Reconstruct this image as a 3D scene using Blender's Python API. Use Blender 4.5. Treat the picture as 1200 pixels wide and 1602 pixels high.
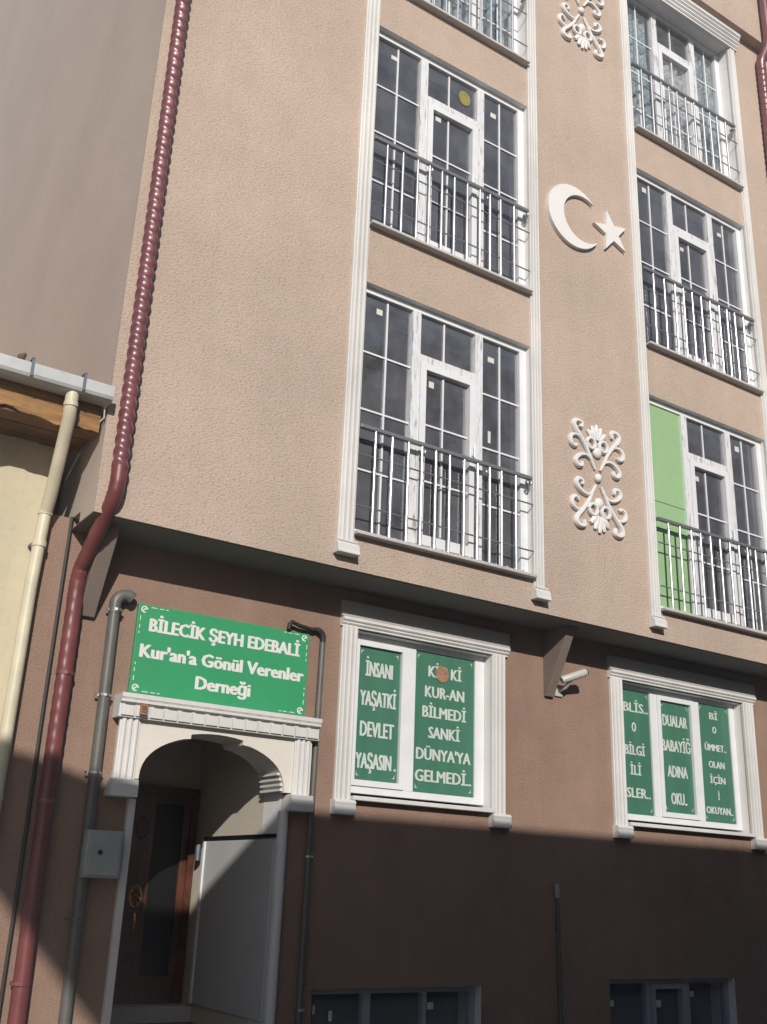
import bpy, math, random
from mathutils import Vector, Matrix
random.seed(7)
D = bpy.data
scene = bpy.context.scene
for o in list(D.objects):
    D.objects.remove(o)
COL = scene.collection
GZ = 3.95            # street level lies 3.95 m below the overhang; everything is lifted by this

# ------------------------------------------------------------------ camera
cam = D.cameras.new('camera')
cam.sensor_fit = 'VERTICAL'; cam.sensor_height = 36.0; cam.lens = 36.0 * 1623.9 / 1602.0
cam.clip_start = 0.05; cam.clip_end = 2000
cobj = D.objects.new('camera', cam); COL.objects.link(cobj)
fwd = Vector((0.5117, 0.7875, 0.3435)).normalized()
right = Vector((0.8303, -0.5560, 0.0377)); right = (right - right.dot(fwd) * fwd).normalized()
up = right.cross(fwd)
M = Matrix((right, up, -fwd)).transposed().to_4x4()
M.translation = Vector((-3.93, -6.72, -2.38 + GZ))
cobj.matrix_world = M
scene.camera = cobj

# ------------------------------------------------------------------ sky, sun, exposure
SUN = Vector((-0.48, -1.0, 0.51)).normalized()        # towards the sun
elev = math.asin(SUN.z); azim = math.atan2(SUN.x, SUN.y)
world = D.worlds.new('World'); scene.world = world; world.use_nodes = True
wn = world.node_tree
sky = wn.nodes.new('ShaderNodeTexSky'); sky.sky_type = 'NISHITA'; sky.sun_disc = False
sky.sun_elevation = elev; sky.sun_rotation = azim % (2 * math.pi)
sky.altitude = 500; sky.dust_density = 1.0
wn.links.new(sky.outputs[0], wn.nodes['Background'].inputs[0])
wn.nodes['Background'].inputs[1].default_value = 0.075
sl = D.lights.new('sun', 'SUN'); sl.energy = 5.0; sl.angle = math.radians(0.53); sl.color = (1.0, 0.945, 0.87)
so = D.objects.new('sun', sl); COL.objects.link(so)
so.rotation_euler = SUN.to_track_quat('Z', 'Y').to_euler()
so.location = (-5, -12, 20)
scene.view_settings.view_transform = 'Standard'; scene.view_settings.look = 'None'
scene.view_settings.gamma = 1; scene.view_settings.exposure = 0.1
scene.render.engine = 'CYCLES'
scene.cycles.max_bounces = 6; scene.cycles.transparent_max_bounces = 12
scene.cycles.caustics_reflective = False; scene.cycles.caustics_refractive = False

# ------------------------------------------------------------------ materials
MATS = {}
def new_mat(name):
    m = D.materials.new(name); m.use_nodes = True
    MATS[name] = m
    return m, m.node_tree, m.node_tree.nodes['Principled BSDF']
def nd(nt, t, **kw):
    n = nt.nodes.new(t)
    for k, v in kw.items():
        if k.startswith('i_'):
            n.inputs[k[2:].replace('_', ' ')].default_value = v
        else:
            setattr(n, k, v)
    return n
def rgba(c): return (c[0], c[1], c[2], 1)
def coords(nt, scale=(1, 1, 1), rot=(0, 0, 0)):
    tc = nd(nt, 'ShaderNodeTexCoord'); mp = nd(nt, 'ShaderNodeMapping')
    mp.inputs['Scale'].default_value = scale; mp.inputs['Rotation'].default_value = rot
    nt.links.new(tc.outputs['Object'], mp.inputs['Vector'])
    return mp.outputs['Vector']
def ramp(nt, fac, stops):
    r = nd(nt, 'ShaderNodeValToRGB')
    el = r.color_ramp.elements
    while len(el) < len(stops): el.new(0.5)
    for e, (p, c) in zip(el, stops):
        e.position = p; e.color = rgba(c)
    nt.links.new(fac, r.inputs['Fac'])
    return r.outputs['Color']
def noise(nt, vec, scale, detail=4, rough=0.55, dist=0.0):
    n = nd(nt, 'ShaderNodeTexNoise'); n.inputs['Scale'].default_value = scale
    n.inputs['Detail'].default_value = detail; n.inputs['Roughness'].default_value = rough
    n.inputs['Distortion'].default_value = dist
    nt.links.new(vec, n.inputs['Vector'])
    return n.outputs['Fac']
def mul(nt, a, b, fac=1.0, typ='MULTIPLY'):
    m = nd(nt, 'ShaderNodeMixRGB', blend_type=typ); m.inputs['Fac'].default_value = fac
    nt.links.new(a, m.inputs['Color1']); nt.links.new(b, m.inputs['Color2'])
    return m.outputs['Color']
def g3(v): return (v, v, v)

def plaster(name, base, grain=55, stretch=(1, 1, 1.0), bump=0.5, bdist=0.006, pit_shade=0.25, rough=0.92,
            stain=0.10, streak=0.0, streak_rot=0.0):
    m, nt, b = new_mat(name)
    v = coords(nt); vs = coords(nt, stretch)
    fine = noise(nt, vs, grain, 5, 0.65)
    big = noise(nt, v, 0.7, 5, 0.6)
    mid = noise(nt, v, 5.0, 4, 0.6)
    c = ramp(nt, big, [(0.3, [x * (1 - stain) for x in base]), (0.7, [min(1, x * (1 + stain * .6)) for x in base])])
    c = mul(nt, c, ramp(nt, mid, [(0.25, g3(1 - stain * .7)), (0.7, g3(1))]))
    c = mul(nt, c, ramp(nt, fine, [(0.28, g3(1 - pit_shade)), (0.5, g3(1))]))  # shade of the pits painted in: low spots of the bump darkened
    if streak > 0:
        vv = coords(nt, (1.6, 1.6, 0.12), (0, streak_rot, 0))
        c = mul(nt, c, ramp(nt, noise(nt, vv, 2.4, 4, 0.55), [(0.35, g3(1 - streak)), (0.62, g3(1))]))
    nt.links.new(c, b.inputs['Base Color'])
    b.inputs['Roughness'].default_value = rough
    b.inputs['Specular IOR Level'].default_value = 0.25
    bp = nd(nt, 'ShaderNodeBump'); bp.inputs['Strength'].default_value = bump; bp.inputs['Distance'].default_value = bdist
    nt.links.new(fine, bp.inputs['Height']); nt.links.new(bp.outputs['Normal'], b.inputs['Normal'])
    return m
def simple(name, base, rough=0.5, metal=0.0, var=0.12, scale=8, bump=0.0, bscale=60, spec=0.5, stretch=(1, 1, 1)):
    m, nt, b = new_mat(name)
    v = coords(nt, stretch)
    c = ramp(nt, noise(nt, v, scale, 5, 0.6), [(0.3, [x * (1 - var) for x in base]), (0.7, [min(1, x * (1 + var * .5)) for x in base])])
    nt.links.new(c, b.inputs['Base Color'])
    b.inputs['Roughness'].default_value = rough; b.inputs['Metallic'].default_value = metal
    b.inputs['Specular IOR Level'].default_value = spec
    if bump:
        bp = nd(nt, 'ShaderNodeBump'); bp.inputs['Strength'].default_value = bump; bp.inputs['Distance'].default_value = 0.004
        nt.links.new(noise(nt, v, bscale, 4), bp.inputs['Height']); nt.links.new(bp.outputs['Normal'], b.inputs['Normal'])
    return m

TAN = plaster('tan_render', (0.545, 0.428, 0.350), grain=42, stretch=(1, 1, 1.6), bump=1.0, bdist=0.014, pit_shade=0.34, stain=0.10, streak=0.045)
SIDE = plaster('side_render', (0.495, 0.42, 0.365), grain=26, stretch=(1, 1, 1.5), bump=0.5, pit_shade=0.10, stain=0.07)
BROWN = plaster('brown_render', (0.335, 0.222, 0.170), grain=60, stretch=(1, 1, 1.3), bump=0.9, bdist=0.010, pit_shade=0.28, stain=0.16, streak=0.08)
SOFFIT = plaster('soffit_render', (0.19, 0.18, 0.17), grain=40, bump=0.3, pit_shade=0.12)
CORBEL = plaster('corbel_render', (0.22, 0.175, 0.145), grain=45, bump=0.4, pit_shade=0.14)
WHITE = plaster('white_moulding', (0.70, 0.69, 0.675), grain=90, bump=0.15, bdist=0.002, pit_shade=0.10, stain=0.11, rough=0.7, streak=0.10)
STONE = plaster('portal_stone', (0.70, 0.66, 0.60), grain=40, bump=0.2, bdist=0.003, pit_shade=0.07, stain=0.08, rough=0.75)
REVEAL = plaster('reveal_paint', (0.76, 0.75, 0.74), grain=70, bump=0.2, bdist=0.003, pit_shade=0.08, stain=0.08, rough=0.8)
SILL = plaster('sill_marble', (0.55, 0.53, 0.51), grain=30, bump=0.3, bdist=0.004, pit_shade=0.2, stain=0.15, rough=0.6)
CREAM = plaster('cream_render', (0.585, 0.52, 0.375), grain=18, bump=0.45, bdist=0.008, pit_shade=0.10, stain=0.10, streak=0.12)
CONCRETE = plaster('bare_concrete', (0.22, 0.195, 0.155), grain=22, bump=0.5, pit_shade=0.2, stain=0.2)
SHADETRIM = plaster('shaded_trim', (0.42, 0.41, 0.39), grain=50, bump=0.2, pit_shade=0.08, stain=0.1)  # white trim toned down, the shade under the overhang put into its colour
NICHE = plaster('niche_plaster', (0.60, 0.545, 0.46), grain=40, bump=0.3, pit_shade=0.08, stain=0.08)
INTERIOR = plaster('room_paint', (0.13, 0.125, 0.12), grain=10, bump=0.1, pit_shade=0.1, stain=0.2)
GREENP = plaster('green_panel', (0.30, 0.47, 0.25), grain=14, bump=0.15, bdist=0.002, pit_shade=0.05, stain=0.07, rough=0.6)
ASPHALT = plaster('grey_block_paving', (0.36, 0.355, 0.345), grain=120, bump=0.6, pit_shade=0.3, stain=0.2)
PAVE = plaster('paving', (0.24, 0.225, 0.205), grain=60, bump=0.4, pit_shade=0.2, stain=0.15)
OPPOSITE = plaster('opposite_render', (0.22, 0.23, 0.25), grain=30, bump=0.4, pit_shade=0.12)
PVC = simple('pvc_white', (0.72, 0.73, 0.75), 0.35, var=0.06, scale=5)
ALU = simple('rail_metal', (0.30, 0.30, 0.31), 0.42, 0.6, var=0.15, scale=20)
CHROME = simple('baluster_steel', (0.80, 0.80, 0.81), 0.27, 0.8, var=0.08, scale=15)
MAROON = simple('maroon_paint', (0.175, 0.048, 0.055), 0.37, 0.0, var=0.25, scale=6, spec=1.0)
MAROON2 = simple('maroon_paint_dull', (0.165, 0.045, 0.046), 0.42, 0.0, var=0.3, scale=5, spec=0.5)
GREYPIPE = simple('grey_pipe', (0.115, 0.115, 0.105), 0.45, 0.0, var=0.2, scale=9)
DARKRUB = simple('black_cable', (0.02, 0.019, 0.018), 0.6, var=0.2)
CLAMP = simple('zinc_clamp', (0.62, 0.62, 0.60), 0.3, 0.9, var=0.1, scale=30)
CREAMPIPE = simple('cream_pipe', (0.60, 0.55, 0.41), 0.45, var=0.14, scale=5)
GUTTER = simple('gutter_white', (0.52, 0.53, 0.53), 0.45, var=0.18, scale=4, stretch=(1, 1, 1))
ZINC = simple('gutter_strap', (0.16, 0.19, 0.23), 0.5, 0.5, var=0.2)
BOXM = simple('meter_box_paint', (0.33, 0.36, 0.345), 0.5, var=0.12, scale=7)
CABINET = simple('cabinet_paint', (0.55, 0.55, 0.55), 0.45, var=0.06, scale=3)
BRASS = simple('brass', (0.70, 0.40, 0.12), 0.3, 0.9, var=0.2, scale=20)
CCTV = simple('cctv_shell', (0.48, 0.47, 0.45), 0.4, var=0.06)
LENS = simple('dark_lens', (0.015, 0.015, 0.017), 0.15)
DOORGLASS = simple('door_dark_glass', (0.012, 0.012, 0.013), 0.35, spec=0.08)
SIGNG = simple('sign_green', (0.038, 0.300, 0.130), 0.42, var=0.06, scale=3)
SIGNE = simple('sign_edge', (0.10, 0.33, 0.19), 0.5, var=0.1)
BANNER = simple('banner_green', (0.058, 0.178, 0.118), 0.38, var=0.14, scale=2.2, stretch=(3.5, 1, .25))
LETTER = simple('letter_white', (0.68, 0.68, 0.66), 0.55, var=0.05)
LETTER2 = simple('banner_letter', (0.56, 0.61, 0.57), 0.55, var=0.08)
STICKER = simple('sticker_paper', (0.62, 0.62, 0.58), 0.6, var=0.1)
SEAL = simple('round_seal', (0.36, 0.20, 0.13), 0.5, var=0.45, scale=40)
SEAL2 = simple('yellow_seal', (0.28, 0.245, 0.07), 0.5, var=0.3, scale=40)
RUBBLE = simple('mortar_crumb', (0.50, 0.48, 0.44), 0.95, var=0.2)
TILE = simple('roof_tile_clay', (0.33, 0.13, 0.07), 0.8, var=0.3, scale=5, bump=0.3)
LUMP = simple('brown_lump', (0.12, 0.085, 0.06), 0.9, var=0.3, scale=30)
EMBLEM = plaster('emblem_white', (0.72, 0.71, 0.70), grain=60, bump=0.15, bdist=0.002, pit_shade=0.05, stain=0.05, rough=0.7)

def wood(name, a, bcol, scale=3.0, rough=0.6, stretch=(0.5, 8, 8)):
    m, nt, b = new_mat(name)
    v = coords(nt, stretch)
    n1 = noise(nt, v, scale, 6, 0.65, 0.6)
    v2 = coords(nt); n2 = noise(nt, v2, 2.6, 5, 0.65)
    c = ramp(nt, n1, [(0.3, a), (0.7, bcol)])
    c = mul(nt, c, ramp(nt, n2, [(0.35, g3(0.45)), (0.6, g3(1.0))]))
    nt.links.new(c, b.inputs['Base Color']); b.inputs['Roughness'].default_value = rough
    bp = nd(nt, 'ShaderNodeBump'); bp.inputs['Strength'].default_value = 0.3; bp.inputs['Distance'].default_value = 0.004
    nt.links.new(n1, bp.inputs['Height']); nt.links.new(bp.outputs['Normal'], b.inputs['Normal'])
    return m
EAVEWOOD = wood('eave_wood', (0.15, 0.065, 0.025), (0.42, 0.23, 0.07), scale=6.5)
EAVEBOARD = wood('eave_board_wood', (0.13, 0.06, 0.03), (0.27, 0.12, 0.045), scale=6.5)
DOORWOOD = wood('door_wood', (0.085, 0.030, 0.015), (0.16, 0.062, 0.032), scale=2.5, rough=0.35, stretch=(8, 8, 0.5))

# worn white profile: leftover strips of protective film and grime
m, nt, b = new_mat('pvc_film')
v = coords(nt, (30, 30, 4.0)); n1 = noise(nt, v, 1.3, 5, 0.7)
c = ramp(nt, n1, [(0.34, (0.24, 0.19, 0.16)), (0.42, (0.62, 0.61, 0.62)), (0.58, (0.73, 0.74, 0.76)), (0.68, (0.40, 0.52, 0.70))])
nt.links.new(c, b.inputs['Base Color']); b.inputs['Roughness'].default_value = 0.4
FILM = m

# window glass: a thin reflecting sheet one can look through
def glass(name, tint, refl=1.0):
    m = D.materials.new(name); m.use_nodes = True; nt = m.node_tree
    nt.nodes.remove(nt.nodes['Principled BSDF'])
    out = nt.nodes['Material Output']
    tr = nd(nt, 'ShaderNodeBsdfTransparent'); tr.inputs['Color'].default_value = rgba(tint)
    gl = nd(nt, 'ShaderNodeBsdfGlossy'); gl.inputs['Roughness'].default_value = 0.02
    gl.inputs['Color'].default_value = (refl, refl, refl, 1)
    # angle dependent reflection, the same from both sides of the sheet
    ge = nd(nt, 'ShaderNodeNewGeometry'); dt = nd(nt, 'ShaderNodeVectorMath', operation='DOT_PRODUCT')
    nt.links.new(ge.outputs['Normal'], dt.inputs[0]); nt.links.new(ge.outputs['Incoming'], dt.inputs[1])
    ab = nd(nt, 'ShaderNodeMath', operation='ABSOLUTE'); nt.links.new(dt.outputs['Value'], ab.inputs[0])
    om = nd(nt, 'ShaderNodeMath', operation='SUBTRACT'); om.inputs[0].default_value = 1.0; nt.links.new(ab.outputs[0], om.inputs[1])
    pw = nd(nt, 'ShaderNodeMath', operation='POWER'); pw.inputs[1].default_value = 5.0; nt.links.new(om.outputs[0], pw.inputs[0])
    fr = nd(nt, 'ShaderNodeMath', operation='MULTIPLY_ADD'); fr.inputs[1].default_value = 0.90; fr.inputs[2].default_value = 0.10
    nt.links.new(pw.outputs[0], fr.inputs[0])
    v = coords(nt); bp = nd(nt, 'ShaderNodeBump'); bp.inputs['Strength'].default_value = 0.12; bp.inputs['Distance'].default_value = 0.01
    nt.links.new(noise(nt, v, 2.2, 2), bp.inputs['Height']); nt.links.new(bp.outputs['Normal'], gl.inputs['Normal'])
    df = nd(nt, 'ShaderNodeBsdfDiffuse'); df.inputs['Color'].default_value = (0.46, 0.48, 0.55, 1)
    hazy_mix = nd(nt, 'ShaderNodeMixShader')  # hazy pale blue-grey put into the pane colour to lift it
    dn = ramp(nt, noise(nt, v, 3.5, 5, 0.65), [(0.30, g3(0.10)), (0.72, g3(0.25))])
    nt.links.new(dn, hazy_mix.inputs[0]); nt.links.new(tr.outputs[0], hazy_mix.inputs[1]); nt.links.new(df.outputs[0], hazy_mix.inputs[2])
    mx = nd(nt, 'ShaderNodeMixShader')
    nt.links.new(fr.outputs[0], mx.inputs[0]); nt.links.new(hazy_mix.outputs[0], mx.inputs[1]); nt.links.new(gl.outputs[0], mx.inputs[2])
    nt.links.new(mx.outputs[0], out.inputs['Surface'])
    return m
GLASS = glass('window_glass', (0.80, 0.83, 0.86))
# lace curtain
m = D.materials.new('lace'); m.use_nodes = True; nt = m.node_tree; b = nt.nodes['Principled BSDF']
v = coords(nt, (1, 1, 1)); vo = nd(nt, 'ShaderNodeTexVoronoi'); vo.inputs['Scale'].default_value = 11
nt.links.new(v, vo.inputs['Vector'])
c = ramp(nt, vo.outputs['Distance'], [(0.15, (0.88, 0.86, 0.82)), (0.55, (0.62, 0.61, 0.57))])
nt.links.new(c, b.inputs['Base Color']); b.inputs['Roughness'].default_value = 0.9
tr = nd(nt, 'ShaderNodeBsdfTransparent'); mx = nd(nt, 'ShaderNodeMixShader')
fa = ramp(nt, noise(nt, v, 28, 3), [(0.4, g3(0.55)), (0.6, g3(1.0))])
nt.links.new(fa, mx.inputs[0]); nt.links.new(tr.outputs[0], mx.inputs[1]); nt.links.new(b.outputs[0], mx.inputs[2])
nt.links.new(mx.outputs[0], nt.nodes['Material Output'].inputs['Surface'])
LACE = m
m = m.copy(); m.name = 'sheer'; nt = m.node_tree
for n_ in nt.nodes:
    if n_.type == 'VALTORGB' and n_.color_ramp.elements[0].position < 0.3:
        n_.color_ramp.elements[0].color = (0.66, 0.74, 0.72, 1); n_.color_ramp.elements[1].color = (0.36, 0.46, 0.46, 1)
SHEER = m

# ------------------------------------------------------------------ mesh builder
BASE = {}
class MB:
    def __init__(s): s.v = []; s.f = []; s.mi = []
    def quad(s, a, b, c, d, mi=0):
        n = len(s.v); s.v += [a, b, c, d]; s.f.append((n, n + 1, n + 2, n + 3)); s.mi.append(mi); return s
    def box(s, x0, x1, y0, y1, z0, z1, mi=0):
        n = len(s.v)
        s.v += [(x0, y0, z0), (x1, y0, z0), (x1, y1, z0), (x0, y1, z0), (x0, y0, z1), (x1, y0, z1), (x1, y1, z1), (x0, y1, z1)]
        for f in ((0, 3, 2, 1), (4, 5, 6, 7), (0, 1, 5, 4), (1, 2, 6, 5), (2, 3, 7, 6), (3, 0, 4, 7)):
            s.f.append(tuple(n + i for i in f)); s.mi.append(mi)
        return s
    def prism(s, pts, axis, a, b, mi=0):
        """polygon extruded; axis 'y': pts=(x,z), 'x': pts=(y,z), 'z': pts=(x,y)"""
        def P(p, t):
            return {'y': (p[0], t, p[1]), 'x': (t, p[0], p[1]), 'z': (p[0], p[1], t)}[axis]
        n = len(s.v); k = len(pts)
        s.v += [P(p, a) for p in pts] + [P(p, b) for p in pts]
        s.f.append(tuple(range(n, n + k))); s.mi.append(mi)
        s.f.append(tuple(range(n + 2 * k - 1, n + k - 1, -1))); s.mi.append(mi)
        for i in range(k):
            j = (i + 1) % k
            s.f.append((n + i, n + k + i, n + k + j, n + j)); s.mi.append(mi)
        return s
    def tube(s, pts, r, seg=8, mi=0, cap=True, flat=1.0):
        """swept tube; r a number or a list; flat squeezes the section along y"""
        pts = [Vector(p) for p in pts]; n0 = len(s.v); k = len(pts)
        rs = r if isinstance(r, (list, tuple)) else [r] * k
        t = (pts[1] - pts[0]).normalized()
        ref = Vector((0, 1, 0)) if abs(t.y) < 0.9 else Vector((1, 0, 0))
        u = (ref - ref.dot(t) * t).normalized()
        for i, p in enumerate(pts):
            if i == 0: t = pts[1] - pts[0]
            elif i == k - 1: t = pts[-1] - pts[-2]
            else: t = (pts[i + 1] - pts[i]).normalized() + (pts[i] - pts[i - 1]).normalized()
            if t.length < 1e-9: t = pts[i] - pts[i - 1]
            t.normalize(); u = (u - u.dot(t) * t).normalized(); w = t.cross(u)
            for q in range(seg):
                a = 2 * math.pi * q / seg
                d = (u * math.cos(a) + w * math.sin(a)) * rs[i]; d.y *= flat
                s.v.append(tuple(p + d))
        for i in range(k - 1):
            for q in range(seg):
                q2 = (q + 1) % seg
                s.f.append((n0 + i * seg + q, n0 + i * seg + q2, n0 + (i + 1) * seg + q2, n0 + (i + 1) * seg + q)); s.mi.append(mi)
        if cap:
            s.f.append(tuple(n0 + q for q in range(seg - 1, -1, -1))); s.mi.append(mi)
            s.f.append(tuple(n0 + (k - 1) * seg + q for q in range(seg))); s.mi.append(mi)
        return s
    def ball(s, c, r, seg=10, rings=6, flat=1.0):
        pts = []; rr = []
        n0 = len(s.v)
        for i in range(rings + 1):
            th = math.pi * i / rings
            for q in range(seg):
                a = 2 * math.pi * q / seg
                s.v.append((c[0] + r * math.sin(th) * math.cos(a), c[1] + r * flat * math.sin(th) * math.sin(a), c[2] + r * math.cos(th)))
        for i in range(rings):
            for q in range(seg):
                q2 = (q + 1) % seg
                s.f.append((n0 + i * seg + q, n0 + (i + 1) * seg + q, n0 + (i + 1) * seg + q2, n0 + i * seg + q2)); s.mi.append(0)
        return s
    def build(s, name, mat, parent=None, smooth=False, bevel=0.0, recalc=True):
        base = BASE[parent.name] if parent is not None and parent.name in BASE else Vector((0, 0, 0))
        me = D.meshes.new(name)
        me.from_pydata([(x - base.x, y - base.y, z + GZ - base.z) for x, y, z in s.v], [], s.f)
        for m_ in (mat if isinstance(mat, (list, tuple)) else [mat]): me.materials.append(m_)
        if any(s.mi):
            me.polygons.foreach_set('material_index', s.mi)
        me.validate(); me.update()
        o = D.objects.new(name, me); COL.objects.link(o)
        if parent is not None:
            o.parent = parent
        BASE[o.name] = base
        # consistent outward normals
        import bmesh
        bm = bmesh.new(); bm.from_mesh(me)
        if recalc: bmesh.ops.recalc_face_normals(bm, faces=bm.faces)
        if bevel > 0:
            bmesh.ops.bevel(bm, geom=[e for e in bm.edges if len(e.link_faces) == 2 and e.calc_face_angle(0) > 0.6], offset=bevel, segments=2, affect='EDGES', profile=0.6)
        bm.to_mesh(me); bm.free()
        if smooth:
            for p in me.polygons: p.use_smooth = True
            try: me.set_sharp_from_angle(angle=math.radians(50))
            except Exception: pass
        return o
def thing(name, loc, label, cat, group=None):
    o = D.objects.new(name, None); COL.objects.link(o); o.empty_display_size = 0.2
    o.location = (loc[0], loc[1], loc[2] + GZ)
    BASE[o.name] = Vector(o.location)
    tag(o, label, cat, group)
    return o
def tag(o, label, cat, group=None):
    o['label'] = label; o['category'] = cat
    if group: o['group'] = group
    return o
def structure(o):
    o['kind'] = 'structure'; return o
def box(name, mat, parent, *a, bevel=0.0):
    return MB().box(*a).build(name, mat, parent, bevel=bevel)
def text_mesh(body, size_h, width, cx, zc, y, name, mat, parent, bold=0.02, heavy=0.0):
    """one line of lettering facing -y, squeezed to the given width and cap height"""
    cu = D.curves.new('tmp', 'FONT'); cu.body = body; cu.align_x = 'LEFT'; cu.resolution_u = 2; cu.offset = bold
    ob = D.objects.new('tmp', cu); COL.objects.link(ob)
    dg = bpy.context.evaluated_depsgraph_get()
    me0 = D.meshes.new_from_object(ob.evaluated_get(dg))
    D.objects.remove(ob)
    xs = [v_.co.x for v_ in me0.vertices]
    x0, x1 = min(xs), max(xs); sx = (width - 2 * heavy) / (x1 - x0); sy = size_h / 0.72
    base = BASE[parent.name]
    V_, F_ = [], []
    layers = ((0, 0, 0),) if heavy == 0 else ((-heavy, 0, 0), (heavy, 0, .0004), (0, heavy * .35, .0008))
    for (hx, hz, hy) in layers:
        n = len(V_)
        for v_ in me0.vertices:
            V_.append((cx - width / 2 + heavy + hx + (v_.co.x - x0) * sx - base.x, y - hy - base.y, zc - size_h / 2 + hz + v_.co.y * sy + GZ - base.z))
        F_ += [tuple(n + i for i in p.vertices) for p in me0.polygons]
    me = D.meshes.new(name); me.from_pydata(V_, [], F_); me.materials.append(mat); me.update()
    D.meshes.remove(me0)
    o = D.objects.new(name, me); COL.objects.link(o); o.parent = parent; BASE[o.name] = base
    return o

def wall_with_holes(x0, x1, z0, z1, y0, y1, holes, mi_reveal=1):
    """a wall in the xz plane from y0 (street side) to y1, with rectangular openings"""
    xs = sorted({x0, x1, *[h[0] for h in holes], *[h[1] for h in holes]})
    zs = sorted({z0, z1, *[h[2] for h in holes], *[h[3] for h in holes]})
    b = MB()
    def inhole(x, z): return any(h[0] < x < h[1] and h[2] < z < h[3] for h in holes)
    vid = {}
    def V(x, y, z):
        k = (round(x, 5), round(y, 5), round(z, 5))
        if k not in vid: vid[k] = len(b.v); b.v.append((x, y, z))
        return vid[k]
    def F(*p, mi=0): b.f.append(tuple(V(*q) for q in p)); b.mi.append(mi)
    for i in range(len(xs) - 1):
        for j in range(len(zs) - 1):
            a, c, d, e = xs[i], xs[i + 1], zs[j], zs[j + 1]
            if inhole((a + c) / 2, (d + e) / 2): continue
            F((a, y0, d), (c, y0, d), (c, y0, e), (a, y0, e))
            F((a, y1, d), (a, y1, e), (c, y1, e), (c, y1, d))
            for (p, q, mx, mz) in (((a, d), (a, e), a - 1e-3, (d + e) / 2), ((c, e), (c, d), c + 1e-3, (d + e) / 2),
                                   ((c, d), (a, d), (a + c) / 2, d - 1e-3), ((a, e), (c, e), (a + c) / 2, e + 1e-3)):
                out = not (x0 < mx < x1 and z0 < mz < z1)
                if out or inhole(mx, mz):
                    F((p[0], y0, p[1]), (p[0], y1, p[1]), (q[0], y1, q[1]), (q[0], y0, q[1]), mi=0 if out else mi_reveal)
    return b

# ================================================================== the setting
ZG = -GZ
structure(MB().quad((-300, -300, ZG - 0.12), (300, -300, ZG - 0.12), (300, 300, ZG - 0.12), (-300, 300, ZG - 0.12)).build('road', ASPHALT))
structure(MB().box(-40, 40, -1.1, 0.42, ZG - 0.25, ZG).build('pavement', PAVE, bevel=0.01))
kerb = structure(MB().box(-40, 40, -1.22, -1.104, ZG - 0.25, ZG + 0.004).build('kerb', SILL, bevel=0.015))

# ================================================================== apartment building
XL = -1.936; XR = 7.3; XN = -2.115
bld = thing('apartment_building', (2.6, 4.0, ZG), 'tan rendered apartment building with white pilasters over a brown ground floor', 'building')
AW = (0.14, 2.056); CW = (3.655, 5.597)
ROWS = [(0.318, 2.644), (3.248, 5.542), (6.10, 8.365)]
holes = [(a[0], a[1], r[0], r[1]) for a in (AW, CW) for r in ROWS]
wall_with_holes(XL, XR, 0.0, 8.69, 0.0, 0.30, holes).build('facade_wall', [TAN, REVEAL], bld)
# projecting band on the top floor and the wall above it
wall_with_holes(XL, XR, 8.69, 17.0, -0.136, 0.30, [(a_, a_ + 1.92, z_, z_ + 1.4) for a_ in (0.14, 3.655) for z_ in (9.6, 12.5, 15.0)]).build('top_floor_band', [TAN, REVEAL], bld)
# left side wall, front end butting against the facade
MB().box(XL, XL + 0.25, 0.302, 34.0, 0.085, 17.0).build('side_wall', SIDE, bld)
MB().quad((XL - 0.0015, 0.0, 0.0), (XL - 0.0015, 0.304, 0.0), (XL - 0.0015, 0.304, 8.69), (XL - 0.0015, 0.0, 8.69)).build('side_render', SIDE, bld)
MB().box(XR - 0.25, XR, 0.302, 34.0, 0.085, 17.0).build('side_wall', SIDE, bld)
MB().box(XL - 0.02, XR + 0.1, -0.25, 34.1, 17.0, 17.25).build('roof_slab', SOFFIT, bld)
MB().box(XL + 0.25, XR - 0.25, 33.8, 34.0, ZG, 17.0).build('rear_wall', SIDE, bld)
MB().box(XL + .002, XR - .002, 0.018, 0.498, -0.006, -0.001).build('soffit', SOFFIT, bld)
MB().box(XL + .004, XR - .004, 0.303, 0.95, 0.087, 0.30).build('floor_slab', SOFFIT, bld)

# ---- ground floor wall with openings
W1 = (0.54, 1.98, -1.68, -0.335); W2 = (3.62, 5.43, -1.68, -0.335)
B1 = (0.30, 1.89, -3.72, -3.07); B2 = (3.34, 5.02, -3.70, -3.03)
DO = (-1.235, -0.05, -3.42, -1.17)
gf_top = 0.085
wall_with_holes(XN, XR, ZG, gf_top, 0.5, 0.80, [W1, W2, B1, B2, DO]).build('ground_floor_wall', [BROWN, REVEAL], bld)
MB().box(XN, XN + 0.2, 0.803, 8.8, ZG, gf_top).build('ground_side_wall', BROWN, bld)
MB().box(XR - 0.2, XR, 0.803, 8.8, ZG, gf_top).build('ground_side_wall', BROWN, bld)

# ---- corbel brackets under the overhang
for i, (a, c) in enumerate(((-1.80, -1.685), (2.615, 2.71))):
    MB().prism([(0.4985, -0.007), (0.14, -0.007), (0.155, -0.04), (0.462, -0.62), (0.4985, -0.62)], 'x', a, c).build('corbel', CORBEL, bld, bevel=0.006)

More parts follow.
